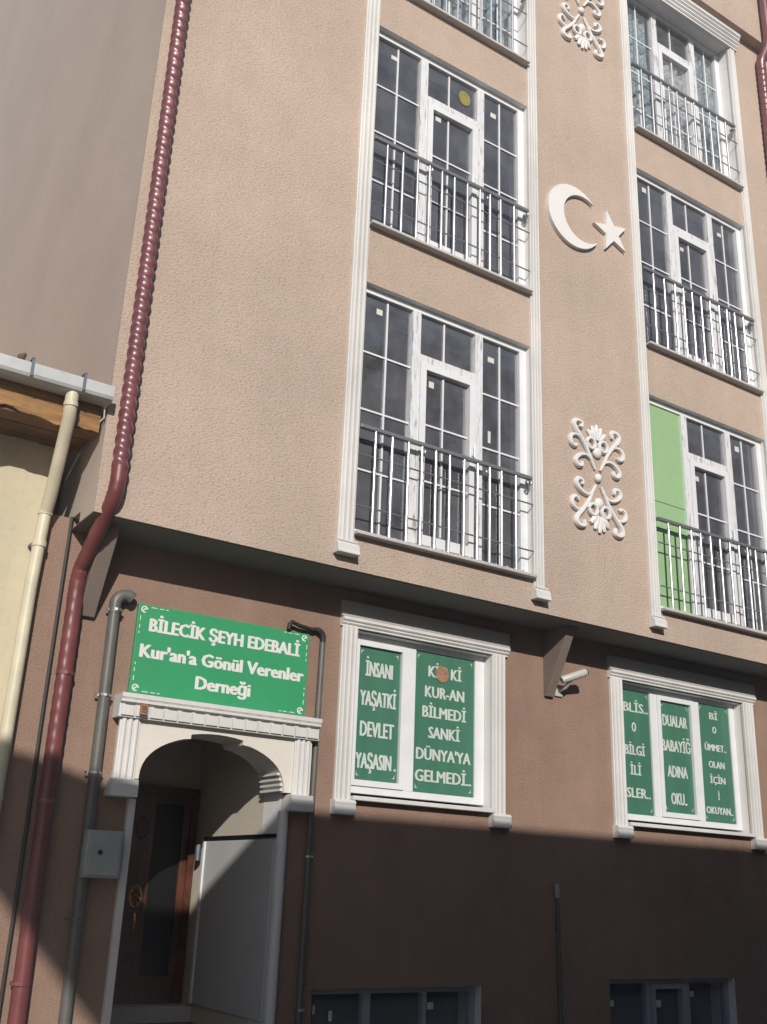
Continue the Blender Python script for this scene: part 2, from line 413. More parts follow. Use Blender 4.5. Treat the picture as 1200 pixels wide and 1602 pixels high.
# ---- dark rooms behind the windows
def room(x0, x1, z0, z1, y0, depth, mat=INTERIOR):
    b = MB(); y1 = y0 + depth
    b.quad((x0, y1, z0), (x1, y1, z0), (x1, y1, z1), (x0, y1, z1)).quad((x0, y0, z0), (x0, y1, z0), (x0, y1, z1), (x0, y0, z1))
    b.quad((x1, y0, z0), (x1, y0, z1), (x1, y1, z1), (x1, y1, z0)).quad((x0, y0, z0), (x1, y0, z0), (x1, y1, z0), (x0, y1, z0))
    b.quad((x0, y0, z1), (x0, y1, z1), (x1, y1, z1), (x1, y0, z1))
    return b.build('interior_wall', mat, bld)
for w_ in (AW, CW):
    for r in ROWS:
        room(w_[0] - 0.4, w_[1] + 0.4, r[0] - 0.012, r[1] + 0.15, 0.312, 4.6)
for w_ in (W1, W2, B1, B2):
    room(w_[0] - 0.1, w_[1] + 0.1, w_[2] - 0.012, w_[3] + 0.1, 0.815, 1.5)

# ---- pilasters with fluted faces and stepped feet
def flute_profile(x0, x1, yb, depth, n=3):
    """cross section (x,y): plate with n rounded ribs, street side towards -y"""
    pts = [(x0, yb)]
    yp = yb - depth * 0.45; rib = (x1 - x0 - 0.016) / n
    pts.append((x0, yp)); x = x0 + 0.008
    for k in range(n):
        for t in range(0, 7):
            a = math.pi * t / 6
            pts.append((x + rib * (0.08 + 0.84 * (1 - math.cos(a)) / 2), yp - depth * 0.55 * math.sin(a)))
        x += rib
    pts += [(x1, yp), (x1, yb)]
    return pts
def pilaster(x0, x1, z0, z1, yb, depth, name='pilaster', parent=bld, mat=WHITE, foot=True):
    o = MB().prism(flute_profile(x0, x1, yb, depth), 'z', z0, z1).build(name, mat, parent)
    return o
PIL = [(0.0, 0.150), (2.050, 2.168), (3.548, 3.664), (5.588, 5.700)]
for x0, x1 in PIL:
    p = pilaster(x0, x1, 0.214, 8.335, 0.0, 0.055)
    MB().box(x0 - 0.012, x1 + 0.012, -0.072, -0.001, 0.196, 0.214).build('collar', WHITE, p, bevel=0.006)
    MB().prism([(-0.001, 0.098), (-0.094, 0.098), (-0.094, 0.112), (-0.085, 0.128), (-0.082, 0.17), (-0.066, 0.186), (-0.064, 0.195), (-0.001, 0.195)], 'x', x0 - 0.026, x1 + 0.026).build('foot_block', WHITE, p, bevel=0.004)
# cornice over each column of windows
def moulding_profile(y0, z0, z1, out, steps=4):
    pts = [(y0, z0)]; h = (z1 - z0) / steps
    for k in range(steps):
        o1 = out * (0.45 + 0.55 * k / (steps - 1)); o2 = out * (0.45 + 0.55 * (k + 0.6) / (steps - 1)) if k < steps - 1 else out
        pts += [(y0 - o1, z0 + h * k), (y0 - o1, z0 + h * (k + 0.55)), (y0 - min(out, o2), z0 + h * (k + 0.75)), (y0 - min(out, o2), z0 + h * (k + 1) - 0.002)]
    pts += [(y0, z1)]
    return pts
for (x0, x1) in ((-0.03, 2.20), (3.52, 5.73)):
    MB().prism(moulding_profile(-0.001, 8.337, 8.56, 0.135, 5), 'x', x0, x1).build('window_cornice', WHITE, bld)

# ---- french windows
def sheet(x0, x1, z0, z1, y, name, parent, mat=GLASS):
    return MB().quad((x0, y, z0), (x1, y, z0), (x1, y, z1), (x0, y, z1)).build(name, mat, parent, recalc=False)
STK = random.Random(3)
def french_window(ox, zb, zt, dy=0.0, sealed=False, green=False, stickers=True, row=0):
    fy0, fy1 = 0.062 + dy, 0.125 + dy
    L = ox + 0.142; R_ = ox + 2.054; ox += dy * 0.5
    T = zt - 0.003; Bm = zb + 0.003; fw = 0.055
    b = MB()
    b.box(L, R_, fy0, fy1, T - fw, T).box(L, R_, fy0, fy1, Bm, Bm + 0.05).box(L, L + fw, fy0, fy1, Bm + 0.05, T - fw).box(R_ - 0.082, R_, fy0, fy1, Bm + 0.05, T - fw)
    fr = b.build('french_window', PVC, bld)
    m1 = (ox + 0.712, ox + 0.802); m2 = (ox + 1.427, ox + 1.517)
    for a in (m1, m2):
        MB().box(a[0], a[1], fy0 - 0.004, fy1 - 0.003, Bm + 0.05, T - fw).build('mullion', FILM, fr)
    tz = (T - 0.548, T - 0.472)
    MB().box(m1[1], m2[0], fy0 - 0.002, fy1 - 0.002, tz[0], tz[1]).build('transom', FILM, fr)
    sx0, sx1, sz0, sz1 = m1[1] + 0.004, m2[0] - 0.004, Bm + 0.052, tz[0] - 0.006
    sw = 0.062
    sb = MB(); sy0, sy1 = fy0 - 0.016, fy1 - 0.006
    sb.box(sx0, sx1, sy0, sy1, sz1 - sw, sz1).box(sx0, sx1, sy0, sy1, sz0, sz0 + 0.09).box(sx0, sx0 + sw, sy0, sy1, sz0 + 0.09, sz1 - sw).box(sx1 - sw, sx1, sy0, sy1, sz0 + 0.09, sz1 - sw)
    sb.build('door_sash', PVC, fr)
    gy = 0.098 + dy
    lp = (L + fw, m1[0], Bm + 0.05, T - fw); rp = (m2[1], R_ - 0.082, Bm + 0.05, T - fw)
    tp = (m1[1], m2[0], tz[1], T - fw); dp = (sx0 + sw, sx1 - sw, sz0 + 0.09, sz1 - sw)
    if green:
        seam = T - 1.15
        MB().box(lp[0], lp[1], gy - 0.02, gy + 0.01, seam + 0.004, lp[3]).build('green_board', GREENP, fr)
        MB().box(lp[0], lp[1], gy - 0.02, gy + 0.01, lp[2], seam - 0.004).build('green_board', GREENP, fr)
    else:
        sheet(*lp, gy, 'pane', fr)
    for q in (rp, tp, dp): sheet(*q, gy, 'pane', fr)
    bw = 0.0085
    def vbar(x, z0, z1): MB().box(x - bw, x + bw, gy - 0.014, gy - 0.003, z0, z1).build('glazing_bar', PVC, fr)
    def hbar(x0, x1, z): MB().box(x0, x1, gy - 0.012, gy - 0.005, z - bw, z + bw).build('glazing_bar', PVC, fr)
    hz = [T - 0.628, T - 1.175, T - 1.73]
    if not green:
        vbar(ox + 0.452, lp[2], lp[3] - 0.02)
        for z in hz: hbar(lp[0], lp[1], z)
    vbar(ox + 1.742, rp[2], rp[3] - 0.02)
    for z in hz: hbar(rp[0], rp[1], z)
    vbar(ox + 1.082, tp[2], tp[3] - 0.01)
    vbar(ox + 1.082, dp[2], dp[3] - 0.02)
    for z in hz[1:]: hbar(dp[0], dp[1], z + (0.04 if z == hz[1] else 0.06))
    # handle on the door leaf
    MB().box(sx1 - 0.042, sx1 - 0.018, sy0 - 0.012, sy0, sz0 + 0.95, sz0 + 1.07).tube([(sx1 - 0.03, sy0 - 0.03, sz0 + 1.04), (sx1 - 0.03, sy0 - 0.032, sz0 + 0.93)], 0.008, 6).build('handle', PVC, fr)
    if stickers:
        for (px, pz) in ((ox + 0.355, T - 0.22), (ox + 0.92, T - 0.72), (ox + 1.62, T - 0.25)):
            if green and px < ox + 0.7: continue
            px += STK.uniform(-.03, .03); pz += STK.uniform(-.04, .04)
            w_, h_ = STK.uniform(.055, .075), STK.uniform(.045, .065)
            MB().box(px, px + w_, gy - 0.006, gy - 0.002, pz, pz + h_).build('sticker', STICKER, fr)
        px, pz = ox + 1.61, T - 1.05
        if row == 0 and not green: MB().box(px, px + 0.03, gy - 0.006, gy - 0.002, pz - .06, pz + .06).build('sticker', STICKER, fr)
    return fr
for wi, ox in enumerate((0.0, 3.54)):
    for r, (zb, zt) in enumerate(ROWS):
        fr = french_window(ox, zb, zt, dy=(0.085 if r == 2 else 0.0), green=(wi == 1 and r == 0), stickers=(r < 2), row=r)
        if wi == 0 and r == 1:
            MB().prism([(ox + 1.285 + 0.075 * math.cos(a * math.pi / 9), zt - 0.235 + 0.09 * math.sin(a * math.pi / 9)) for a in range(18)], 'y', 0.089, 0.094).build('round_sticker', SEAL2, fr)
        # sill slab with its drip nose
        MB().box(ox + 0.152, ox + 2.046, -0.075, 0.061 + (0.085 if r == 2 else 0), zb - 0.030, zb - 0.002).build('window_sill', SILL, bld, bevel=0.006)

# ---- railings in front of the windows
def spiral(cx, cz, r0, turns, start, y, direction=1, n=22):
    return [(cx + r0 * (1 - 0.8 * t / n) * math.cos(start + direction * turns * 2 * math.pi * t / n), y,
             cz + r0 * (1 - 0.8 * t / n) * math.sin(start + direction * turns * 2 * math.pi * t / n)) for t in range(n + 1)]
BALX = [0.305, 0.475, 0.645, 0.79, 0.935, 1.085, 1.24, 1.395, 1.53, 1.665, 1.83]
def railing(ox, zb, jit):
    y = -0.032; rn = random.Random(jit)
    x0, x1 = ox + 0.166, ox + 2.02
    zt = zb + 0.905
    rl = MB().box(x0 - 0.014, x1, y - 0.02, y + 0.02, zt, zt + 0.034).build('railing', ALU, bld, bevel=0.006)
    for h in (0.672, 0.222):
        MB().tube([(x0 - 0.014, y, zb + h), (x1 + 0.02, y, zb + h)], 0.0075, 6).build('crossbar', ALU, rl)
    for bx in BALX:
        xx = ox + bx + rn.uniform(-.006, .006)
        MB().tube([(xx, y, zb + 0.012), (xx, y, zt - 0.001)], 0.0128, 8).build('baluster', CHROME, rl, smooth=True)
    MB().tube(spiral(x1 - 0.03, zt - 0.028, 0.032, 1.1, math.pi / 2, y - 0.004, -1), 0.010, 6).build('scroll', ALU, rl, smooth=True)
    for px in (ox + 0.79, ox + 1.505):  # added curls standing in for cast shadow knots on the mullions
        MB().tube(spiral(px, zt - 0.045, 0.034, 1.0, math.pi / 2, y - 0.002, -1), 0.008, 6).build('scroll', ALU, rl, smooth=True)
    for px in (x0 - 0.006, x1 + 0.012):     # short stays back into the reveal
        MB().box(px - 0.010, px + 0.010, y + 0.021, 0.05, zt + 0.002, zt + 0.03).build('stay', ALU, rl)
    return rl
for wi, ox in enumerate((0.0, 3.54)):
    for r, (zb, zt) in enumerate(ROWS):
        railing(ox, zb, wi * 10 + r)

# ---- ground floor windows with moulded surrounds
def surround(x0, x1, zt, zb, pw, name='window_surround'):
    yb = 0.4985
    s = MB().prism(moulding_profile(yb, zt, zt + 0.076, 0.066, 3), 'x', x0 - 0.015, x1 + 0.03).build(name, WHITE, bld)
    MB().box(x0 - 0.025, x1 + 0.04, yb - 0.052, yb, zt + 0.078, zt + 0.215).build('cornice_top', SHADETRIM, s, bevel=0.008)
    for a in ((x0, x0 + pw), (x1 - pw, x1)):
        pilaster(a[0], a[1], zb, zt - 0.001, yb, 0.058, 'surround_pilaster', s)
        MB().prism([(yb, zb - 0.115), (yb - 0.088, zb - 0.115), (yb - 0.088, zb - 0.075), (yb - 0.078, zb - 0.045), (yb - 0.085, zb - 0.02), (yb - 0.07, zb - 0.001), (yb, zb - 0.001)], 'x', a[0] - 0.022, a[1] + 0.022).build('foot_block', WHITE, s, bevel=0.004)
    MB().box(x0 + pw + 0.001, x1 - pw - 0.001, yb - 0.075, yb + 0.085, zb + 0.002, zb + 0.036).build('sill', WHITE, s, bevel=0.006)
    return s
surround(0.39, 2.13, -0.325, -1.712, 0.150)
surround(3.465, 5.60, -0.325, -1.712, 0.155)

def plain_window(x0, x1, z0, z1, y, panes, sash=(), frame=PVC, name='casement_window', fw=0.055, fl=None, frr=None):
    """panes: list of inner x limits; panes listed in sash get a second, opening frame"""
    fl = fl or fw; frr = frr or fw
    b = MB(); y0, y1 = y, y + 0.06
    b.box(x0, x1, y0, y1, z1 - fw * .8, z1).box(x0, x1, y0, y1, z0, z0 + fw).box(x0, x0 + fl, y0, y1, z0 + fw, z1 - fw * .8).box(x1 - frr, x1, y0, y1, z0 + fw, z1 - fw * .8)
    fr = b.build(name, frame, bld)
    cells = []
    xs = [x0 + fl] + [e for p in panes for e in p] + [x1 - frr]
    for a, c in panes:
        MB().box(a, c, y0 - 0.003, y1 - 0.003, z0 + fw, z1 - fw * .8).build('mullion', frame, fr)
    for k in range(len(panes) + 1):
        a, c = xs[2 * k], xs[2 * k + 1]; d, e = z0 + fw, z1 - fw * .8
        if k in sash:
            s = 0.05; sy = y0 - 0.015; sb = MB()
            sb.box(a + .003, c - .003, sy, y1 - .006, e - s, e - .003).box(a + .003, c - .003, sy, y1 - .006, d + .003, d + s).box(a + .003, a + s, sy, y1 - .006, d + s, e - s).box(c - s, c - .003, sy, y1 - .006, d + s, e - s)
            sb.build('sash', frame, fr)
            a += s; c -= s; d += s; e -= s
        sheet(a, c, d, e, y0 + 0.035, 'pane', fr)
        cells.append((a, c, d, e))
    return fr, cells
f1, cells1 = plain_window(W1[0] + .003, W1[1] - .003, W1[2] + .04, W1[3] - .003, 0.585, [(1.115, 1.215)], sash=(0,), fl=0.035, frr=0.105)
f2, cells2 = plain_window(W2[0] + .003, W2[1] - .003, W2[2] + .04, W2[3] - .003, 0.585, [(4.125, 4.22), (4.775, 4.86)], sash=(1,), fl=0.04, frr=0.08)
GREYPVC = simple('basement_frame', (0.33, 0.34, 0.38), 0.45, var=0.1)
f3, c3 = plain_window(B1[0] + .003, B1[1] - .003, B1[2] + .003, B1[3] - .003, 0.58, [(0.80, 0.87), (1.36, 1.40)], frame=GREYPVC, name='basement_window', fw=0.05)
f4, c4 = plain_window(B2[0] + .003, B2[1] - .003, B2[2] + .003, B2[3] - .003, 0.58, [(3.88, 3.94), (4.40, 4.46)], sash=(1,), frame=GREYPVC, name='basement_window', fw=0.05)
for fr_, (px, pz, w_, h_) in ((f3, (0.52, -3.30, .03, .07)), (f3, (1.43, -3.24, .06, .05)), (f3, (0.38, -3.25, .02, .06)), (f4, (3.42, -3.26, .07, .05)), (f4, (4.04, -3.28, .06, .06)), (f4, (4.50, -3.20, .05, .05))):
    MB().box(px, px + w_, 0.606, 0.610, pz, pz + h_).build('sticker', STICKER, fr_)

# ---- arched portal round the entrance
yb = 0.4985; yf = 0.42
def arch_edge(n=26):
    """inner edge of the arch from the left springing to the right, with the crown piece standing a little higher"""
    cx, hw, zs, rise = -0.662, 0.575, -1.70, 0.335
    pts = []
    for k in range(n + 1):
        a = math.pi * (1 - k / n)
        x = cx + hw * math.cos(a); z = zs + rise * math.sin(a) ** 0.86 if math.sin(a) > 1e-6 else zs
        pts.append((x, z))
    out = []
    for (x, z) in pts:
        dz = 0.026 if -0.875 < x < -0.455 else 0.0
        if out and dz != out[-1][2]:
            xe = -0.875 if dz else -0.455
            zz = z if dz else z
            out.append((xe, (out[-1][1] - out[-1][2] + z) / 2 + out[-1][2], out[-1][2])); out.append((xe + 1e-4, (out[-1][1] - out[-1][2]) + dz, dz))
        out.append((x, z + dz, dz))
    return [(x, z) for x, z, _ in out]
AE = arch_edge()
px0, px1, pzt, pzb = -1.405, 0.135, -1.30, -1.705
plate = MB()
# spandrel plate: strips between arch edge and the top
def strip(p, q):
    for y_, flip in ((yf, 0), (yb, 1)):
        plate.quad((p[0], y_, p[1]), (q[0], y_, q[1]), (q[0], y_, pzt), (p[0], y_, pzt))
for p, q in zip(AE[:-1], AE[1:]):
    strip(p, q)
plate.box(px0, AE[0][0], yf, yb, pzb, pzt).box(AE[-1][0], px1, yf, yb, pzb, pzt)
plate.quad((AE[0][0], yf, pzt), (AE[-1][0], yf, pzt), (AE[-1][0], yb, pzt), (AE[0][0], yb, pzt))
portal = plate.build('entrance_portal', STONE, bld)
# ribbed underside of the arch (depth 0.36 m)
ring = MB()
yr1 = 0.775
def off(p, q, d):
    tx, tz = q[0] - p[0], q[1] - p[1]; l = math.hypot(tx, tz) or 1
    return (-tz / l * d, tx / l * d)
for i, (p, q) in enumerate(zip(AE[:-1], AE[1:])):
    ring.quad((p[0], yf, p[1]), (q[0], yf, q[1]), (q[0], yr1, q[1]), (p[0], yr1, p[1]))
    ring.quad((p[0], yr1, p[1]), (q[0], yr1, q[1]), (q[0], yr1, q[1] + .05), (p[0], yr1, p[1] + .05))
ring.build('arch_lining', STONE, portal)
# small raised ribs across the lining near both springings
for side in (1,):
    for k in range(4):
        zc = -1.685 + 0.038 * k
        xx = None
        for p, q in zip(AE[:-1], AE[1:]):
            if min(p[1], q[1]) <= zc <= max(p[1], q[1]) and ((p[0] < -0.66) == (side == 0)):
                t = (zc - p[1]) / ((q[1] - p[1]) or 1); xx = p[0] + t * (q[0] - p[0])
        if xx is None: continue
        s_ = 1 if side == 0 else -1
        x_a, x_b = sorted((xx - s_ * 0.01, xx + s_ * 0.022))
        MB().box(x_a, x_b, yf + 0.02, yr1 - 0.01, zc - 0.009, zc + 0.009).build('lining_rib', WHITE, portal)
for a in ((-1.425, -1.275), (-0.025, 0.120)):
    pilaster(a[0], a[1], -1.714, -1.302, yf, 0.035, 'portal_pilaster', portal)
    MB().prism([(yb, -1.835), (0.352, -1.835), (0.352, -1.755), (0.362, -1.735), (0.358, -1.722), (0.372, -1.7155), (yb, -1.7155)], 'x', a[0] - 0.022, a[1] + 0.022).build('portal_capital', WHITE, portal, bevel=0.005)
MB().prism([(yb, -1.299), (0.372, -1.299), (0.372, -1.205), (0.345, -1.195), (0.345, -1.178), (0.335, -1.165), (0.335, -1.135), (yb, -1.135)], 'x', -1.452, 0.165).build('portal_cornice', WHITE, portal)
nblk = 15
for k in range(nblk):
    a = -1.445 + (1.603 / nblk) * k
    MB().box(a + 0.006, a + 1.603 / nblk - 0.006, 0.356, 0.3705, -1.288, -1.216).build('moulding_block', WHITE, portal, bevel=0.004)
    MB().box(a + 0.02, a + 1.603 / nblk - 0.02, 0.334, 0.3445, -1.197, -1.181).build('dentil', WHITE, portal)
# white corner posts below the capitals
MB().box(-1.275, -1.222, 0.452, yb, ZG, -1.838).build('jamb_trim', WHITE, portal, bevel=0.006)
MB().tube([(-0.045, 0.478, ZG), (-0.045, 0.478, -1.837)], 0.040, 14).build('jamb_trim', WHITE, portal, smooth=True)

# ---- the niche behind the arch
NX0, NX1, NY1, NZT, NZB = -1.245, -0.048, 2.06, -1.12, -3.42
nb = MB()
nb.quad((NX1, 0.80, NZB), (NX1, 0.80, NZT), (NX1, NY1, NZT), (NX1, NY1, NZB))
nb.quad((NX0, 0.80, NZB), (NX0, NY1, NZB), (NX0, NY1, NZT), (NX0, 0.80, NZT))
nb.quad((NX0, 0.80, NZT), (NX0, NY1, NZT), (NX1, NY1, NZT), (NX1, 0.80, NZT))
nb.quad((NX0, NY1, NZB), (NX1, NY1, NZB), (NX1, NY1, NZT), (NX0, NY1, NZT))
nb.build('niche_wall', NICHE, bld)
MB().box(NX0, NX1, 0.42, NY1, NZB - 0.5, NZB).build('niche_floor', PAVE, bld)
MB().box(NX0 + .001, NX1 - .002, 1.80, NY1 - .002, NZB + .001, -3.30).build('threshold', SILL, bld, bevel=0.006)
for k in range(2):
    MB().box(-1.6, 0.3, 0.0 - 0.28 * k + 0.14, 0.418 - 0.28 * k * 0 - 0.0, ZG + 0.001, ZG + 0.177 * (2 - k)).build('step', PAVE, bld, bevel=0.008) if k == 0 else MB().box(-1.6, 0.3, -0.16, 0.138, ZG + 0.001, ZG + 0.177).build('step', PAVE, bld, bevel=0.008)
# lining on the right side of the niche: front strip of the wall thickness
MB().quad((NX1 - 0.001, 0.5, NZB), (NX1 - 0.001, 0.803, NZB), (NX1 - 0.001, 0.803, NZT), (NX1 - 0.001, 0.5, NZT)).build('niche_jamb', NICHE, bld)
# steel cabinet door on the right side wall
cab = MB().box(-0.072, -0.0505, 0.56, 1.76, -3.28, -2.035).build('cabinet_door', CABINET, bld, bevel=0.004)
MB().box(-0.078, -0.0505, 0.545, 1.80, -2.024, -1.998).build('cabinet_head', LENS, cab)
MB().box(-0.085, -0.0505, 1.765, 1.795, -3.28, -2.036).build('cabinet_post', PVC, cab)
MB().tube([(-0.10, 1.845, -2.19), (-0.10, 1.845, -2.06)], 0.026, 10).build('cabinet_lock', ZINC, cab, smooth=True)

# ---- carved wooden double door
door = MB().box(NX0 + .002, NX0 + .06, NY1 - .09, NY1 - .003, -3.298, -1.60).box(NX1 - .085, NX1 - .025, NY1 - .09, NY1 - .003, -3.298, -1.60).box(NX0 + .06, NX1 - .085, NY1 - .09, NY1 - .003, -1.66, -1.60).build('entrance_door', DOORWOOD, bld)
dx0, dx1 = NX0 + .062, NX1 - .087; dm = (dx0 + dx1) / 2
for s_, (a, c) in enumerate(((dx0, dm - .003), (dm + .003, dx1))):
    st = 0.20
    ga, gc = (a + .06, c - st) if s_ == 0 else (a + st, c - .06)
    lf = MB().box(a, ga, NY1 - .07, NY1 - .02, -3.296, -1.663).box(gc, c, NY1 - .07, NY1 - .02, -3.296, -1.663).box(ga, gc, NY1 - .07, NY1 - .02, -1.74, -1.663).box(ga, gc, NY1 - .07, NY1 - .02, -3.296, -3.10).build('door_leaf', DOORWOOD, bld)
    sheet(ga, gc, -3.10, -1.74, NY1 - .045, 'pane', lf, mat=DOORGLASS)
    pc = (c - st / 2) if s_ == 0 else (a + st / 2)
    for zc in (-1.95, -2.49, -3.0):
        MB().tube([(pc + .05 * math.cos(t * math.pi / 8), NY1 - .072, zc + .085 * math.sin(t * math.pi / 8)) for t in range(17)], 0.008, 6).build('carving', BRASS if zc == -2.49 else DOORWOOD, lf)
        for dz in (-.05, 0, .05):
            MB().tube([(pc - .04, NY1 - .072, zc + dz - .02), (pc, NY1 - .078, zc + dz + .02), (pc + .04, NY1 - .072, zc + dz - .02)], 0.006, 5).build('carving', BRASS if zc == -2.49 else DOORWOOD, lf)
    MB().tube([(pc, NY1 - .10, -2.62), (pc, NY1 - .115, -2.68), (pc, NY1 - .10, -2.74)], 0.010, 8).build('handle', BRASS, lf)

# ================================================================== things fixed to the facade
# crescent and star
def circle_arc(cx, cz, r, a0, a1, n):
    return [(cx + r * math.cos(a0 + (a1 - a0) * k / n), cz + r * math.sin(a0 + (a1 - a0) * k / n)) for k in range(n + 1)]
cx, cz, ro = 2.672, 4.395, 0.375
ci, ri = (2.798, 4.408), 0.285
# tips where both circles meet
dx = ci[0] - cx; dz = ci[1] - cz; dd = math.hypot(dx, dz); aa = (ro * ro - ri * ri + dd * dd) / (2 * dd); hh = math.sqrt(max(0, ro * ro - aa * aa))
bx_, bz_ = cx + aa * dx / dd, cz + aa * dz / dd
t1 = (bx_ - hh * dz / dd, bz_ + hh * dx / dd); t2 = (bx_ + hh * dz / dd, bz_ - hh * dx / dd)
a1 = math.atan2(t1[1] - cz, t1[0] - cx); a2 = math.atan2(t2[1] - cz, t2[0] - cx) + 2 * math.pi
i1 = math.atan2(t1[1] - ci[1], t1[0] - ci[0]); i2 = math.atan2(t2[1] - ci[1], t2[0] - ci[0]) + 2 * math.pi
outer = circle_arc(cx, cz, ro, a1, a2, 40); inner = circle_arc(ci[0], ci[1], ri, i1, i2, 40)
cb = MB()
for k in range(40):
    (p, q, r_, s_) = (outer[k], outer[k + 1], inner[k + 1], inner[k])
    for y_ in (-0.042, -0.001): cb.quad((p[0], y_, p[1]), (q[0], y_, q[1]), (r_[0], y_, r_[1]), (s_[0], y_, s_[1]))
    cb.quad((p[0], -0.042, p[1]), (q[0], -0.042, q[1]), (q[0], -0.001, q[1]), (p[0], -0.001, p[1]))
    cb.quad((s_[0], -0.042, s_[1]), (r_[0], -0.042, r_[1]), (r_[0], -0.001, r_[1]), (s_[0], -0.001, s_[1]))
tag(cb.build('crescent_emblem', EMBLEM), 'white crescent emblem fixed to the tan wall between the windows', 'emblem')
sx_, sz_ = 3.215, 4.425
st_pts = []
for k in range(10):
    a = math.radians(90 + 14) + k * math.pi / 5
    r_ = 0.262 if k % 2 == 0 else 0.103
    st_pts.append((sx_ + r_ * math.cos(a), sz_ + r_ * math.sin(a)))
tag(MB().prism(st_pts, 'y', -0.042, -0.001).build('star_emblem', EMBLEM), 'white five pointed star emblem beside the crescent', 'emblem')

# scroll ornaments
def smooth_path(pts, n=5):
    out = []
    P = [pts[0]] + pts + [pts[-1]]
    for i in range(1, len(P) - 2):
        for t in range(n):
            u = t / n
            q = []
            for c_ in (0, 1):
                p0, p1, p2, p3 = P[i - 1][c_], P[i][c_], P[i + 1][c_], P[i + 2][c_]
                q.append(0.5 * (2 * p1 + (p2 - p0) * u + (2 * p0 - 5 * p1 + 4 * p2 - p3) * u * u + (3 * p1 - p0 - 3 * p2 + p3) * u ** 3))
            out.append(tuple(q))
    out.append(pts[-1])
    return out
SC = [
    ([(-.035, .085), (-.085, .17), (-.14, .275), (-.225, .385), (-.285, .45), (-.305, .51), (-.26, .545), (-.20, .53), (-.215, .48)], .022, .028),
    ([(-.17, .31), (-.235, .375), (-.30, .385), (-.35, .35), (-.35, .29), (-.305, .262), (-.27, .285)], .018, .024),
    ([(-.045, .11), (-.09, .175), (-.16, .205), (-.24, .18), (-.295, .12), (-.265, .07), (-.215, .08), (-.215, .12)], .019, .026),
]
def ornament(x, z, label):
    root = thing('wall_ornament', (x, -0.02, z), label, 'ornament', 'scroll ornaments on the tan wall')
    y = -0.016
    for up_ in (1, -1):
        for sd in (1, -1):
            for pts, r0, r1 in SC:
                sp = smooth_path(pts)
                n = len(sp)
                path = [(x + sd * p[0], y, z + up_ * p[1]) for p in sp]
                rr = [r0 * 0.6 + (r1 - r0 * 0.6) * min(1, 2.2 * k / n) * (1 - 0.35 * max(0, (k / n - .7) / .3)) for k in range(n)]
                MB().tube(path, rr, 7, flat=1.1).build('scroll', EMBLEM, root, smooth=True)
            ringp = [(x + sd * (.083 + .055 * math.cos(t * math.pi / 8)), y - .004, z + up_ * (.345 + .055 * math.sin(t * math.pi / 8))) for t in range(17)]
            MB().tube(ringp, 0.02, 7, cap=False, flat=1.1).build('ring', EMBLEM, root, smooth=True)
        # palmette of five lobes
        for k, (dx_, dz_, l_) in enumerate(((-.105, .435, .05), (-.055, .475, .065), (0, .49, .075), (.055, .475, .065), (.105, .435, .05))):
            a0 = (x + dx_ * .25, y, z + up_ * .40); a1_ = (x + dx_ * 1.15, y, z + up_ * (dz_ + l_))
            MB().tube([a0, tuple((a0[i] + a1_[i]) / 2 for i in range(3)), a1_], [.016, .036, .018], 7, flat=0.9).build('palmette_lobe', EMBLEM, root, smooth=True)
        MB().ball((x, y, z + up_ * .265), 0.058, 10, 6, 0.6).build('boss', EMBLEM, root, smooth=True)
    MB().ball((x, y, z), 0.045, 10, 6, 0.8).build('boss', EMBLEM, root, smooth=True)
    return root
ornament(2.895, 1.475, 'white scrollwork relief low on the wall, nearest the overhang edge')
ornament(2.895, 7.36, 'white scrollwork relief high on the wall, above the crescent')

pq = MB().box(-1.318, -1.262, 0.322, 0.3335, -1.275, -1.205).build('wall_plaque', SEAL)
BASE[pq.name] = Vector((0, 0, 0)); tag(pq, 'small brown plaque on the white cornice above the arch', 'plaque')
for z_ in (-1.258, -1.240, -1.222): MB().box(-1.310, -1.270, 0.3195, 0.3215, z_ - .004, z_ + .004).build('raised_line', BRASS, pq)
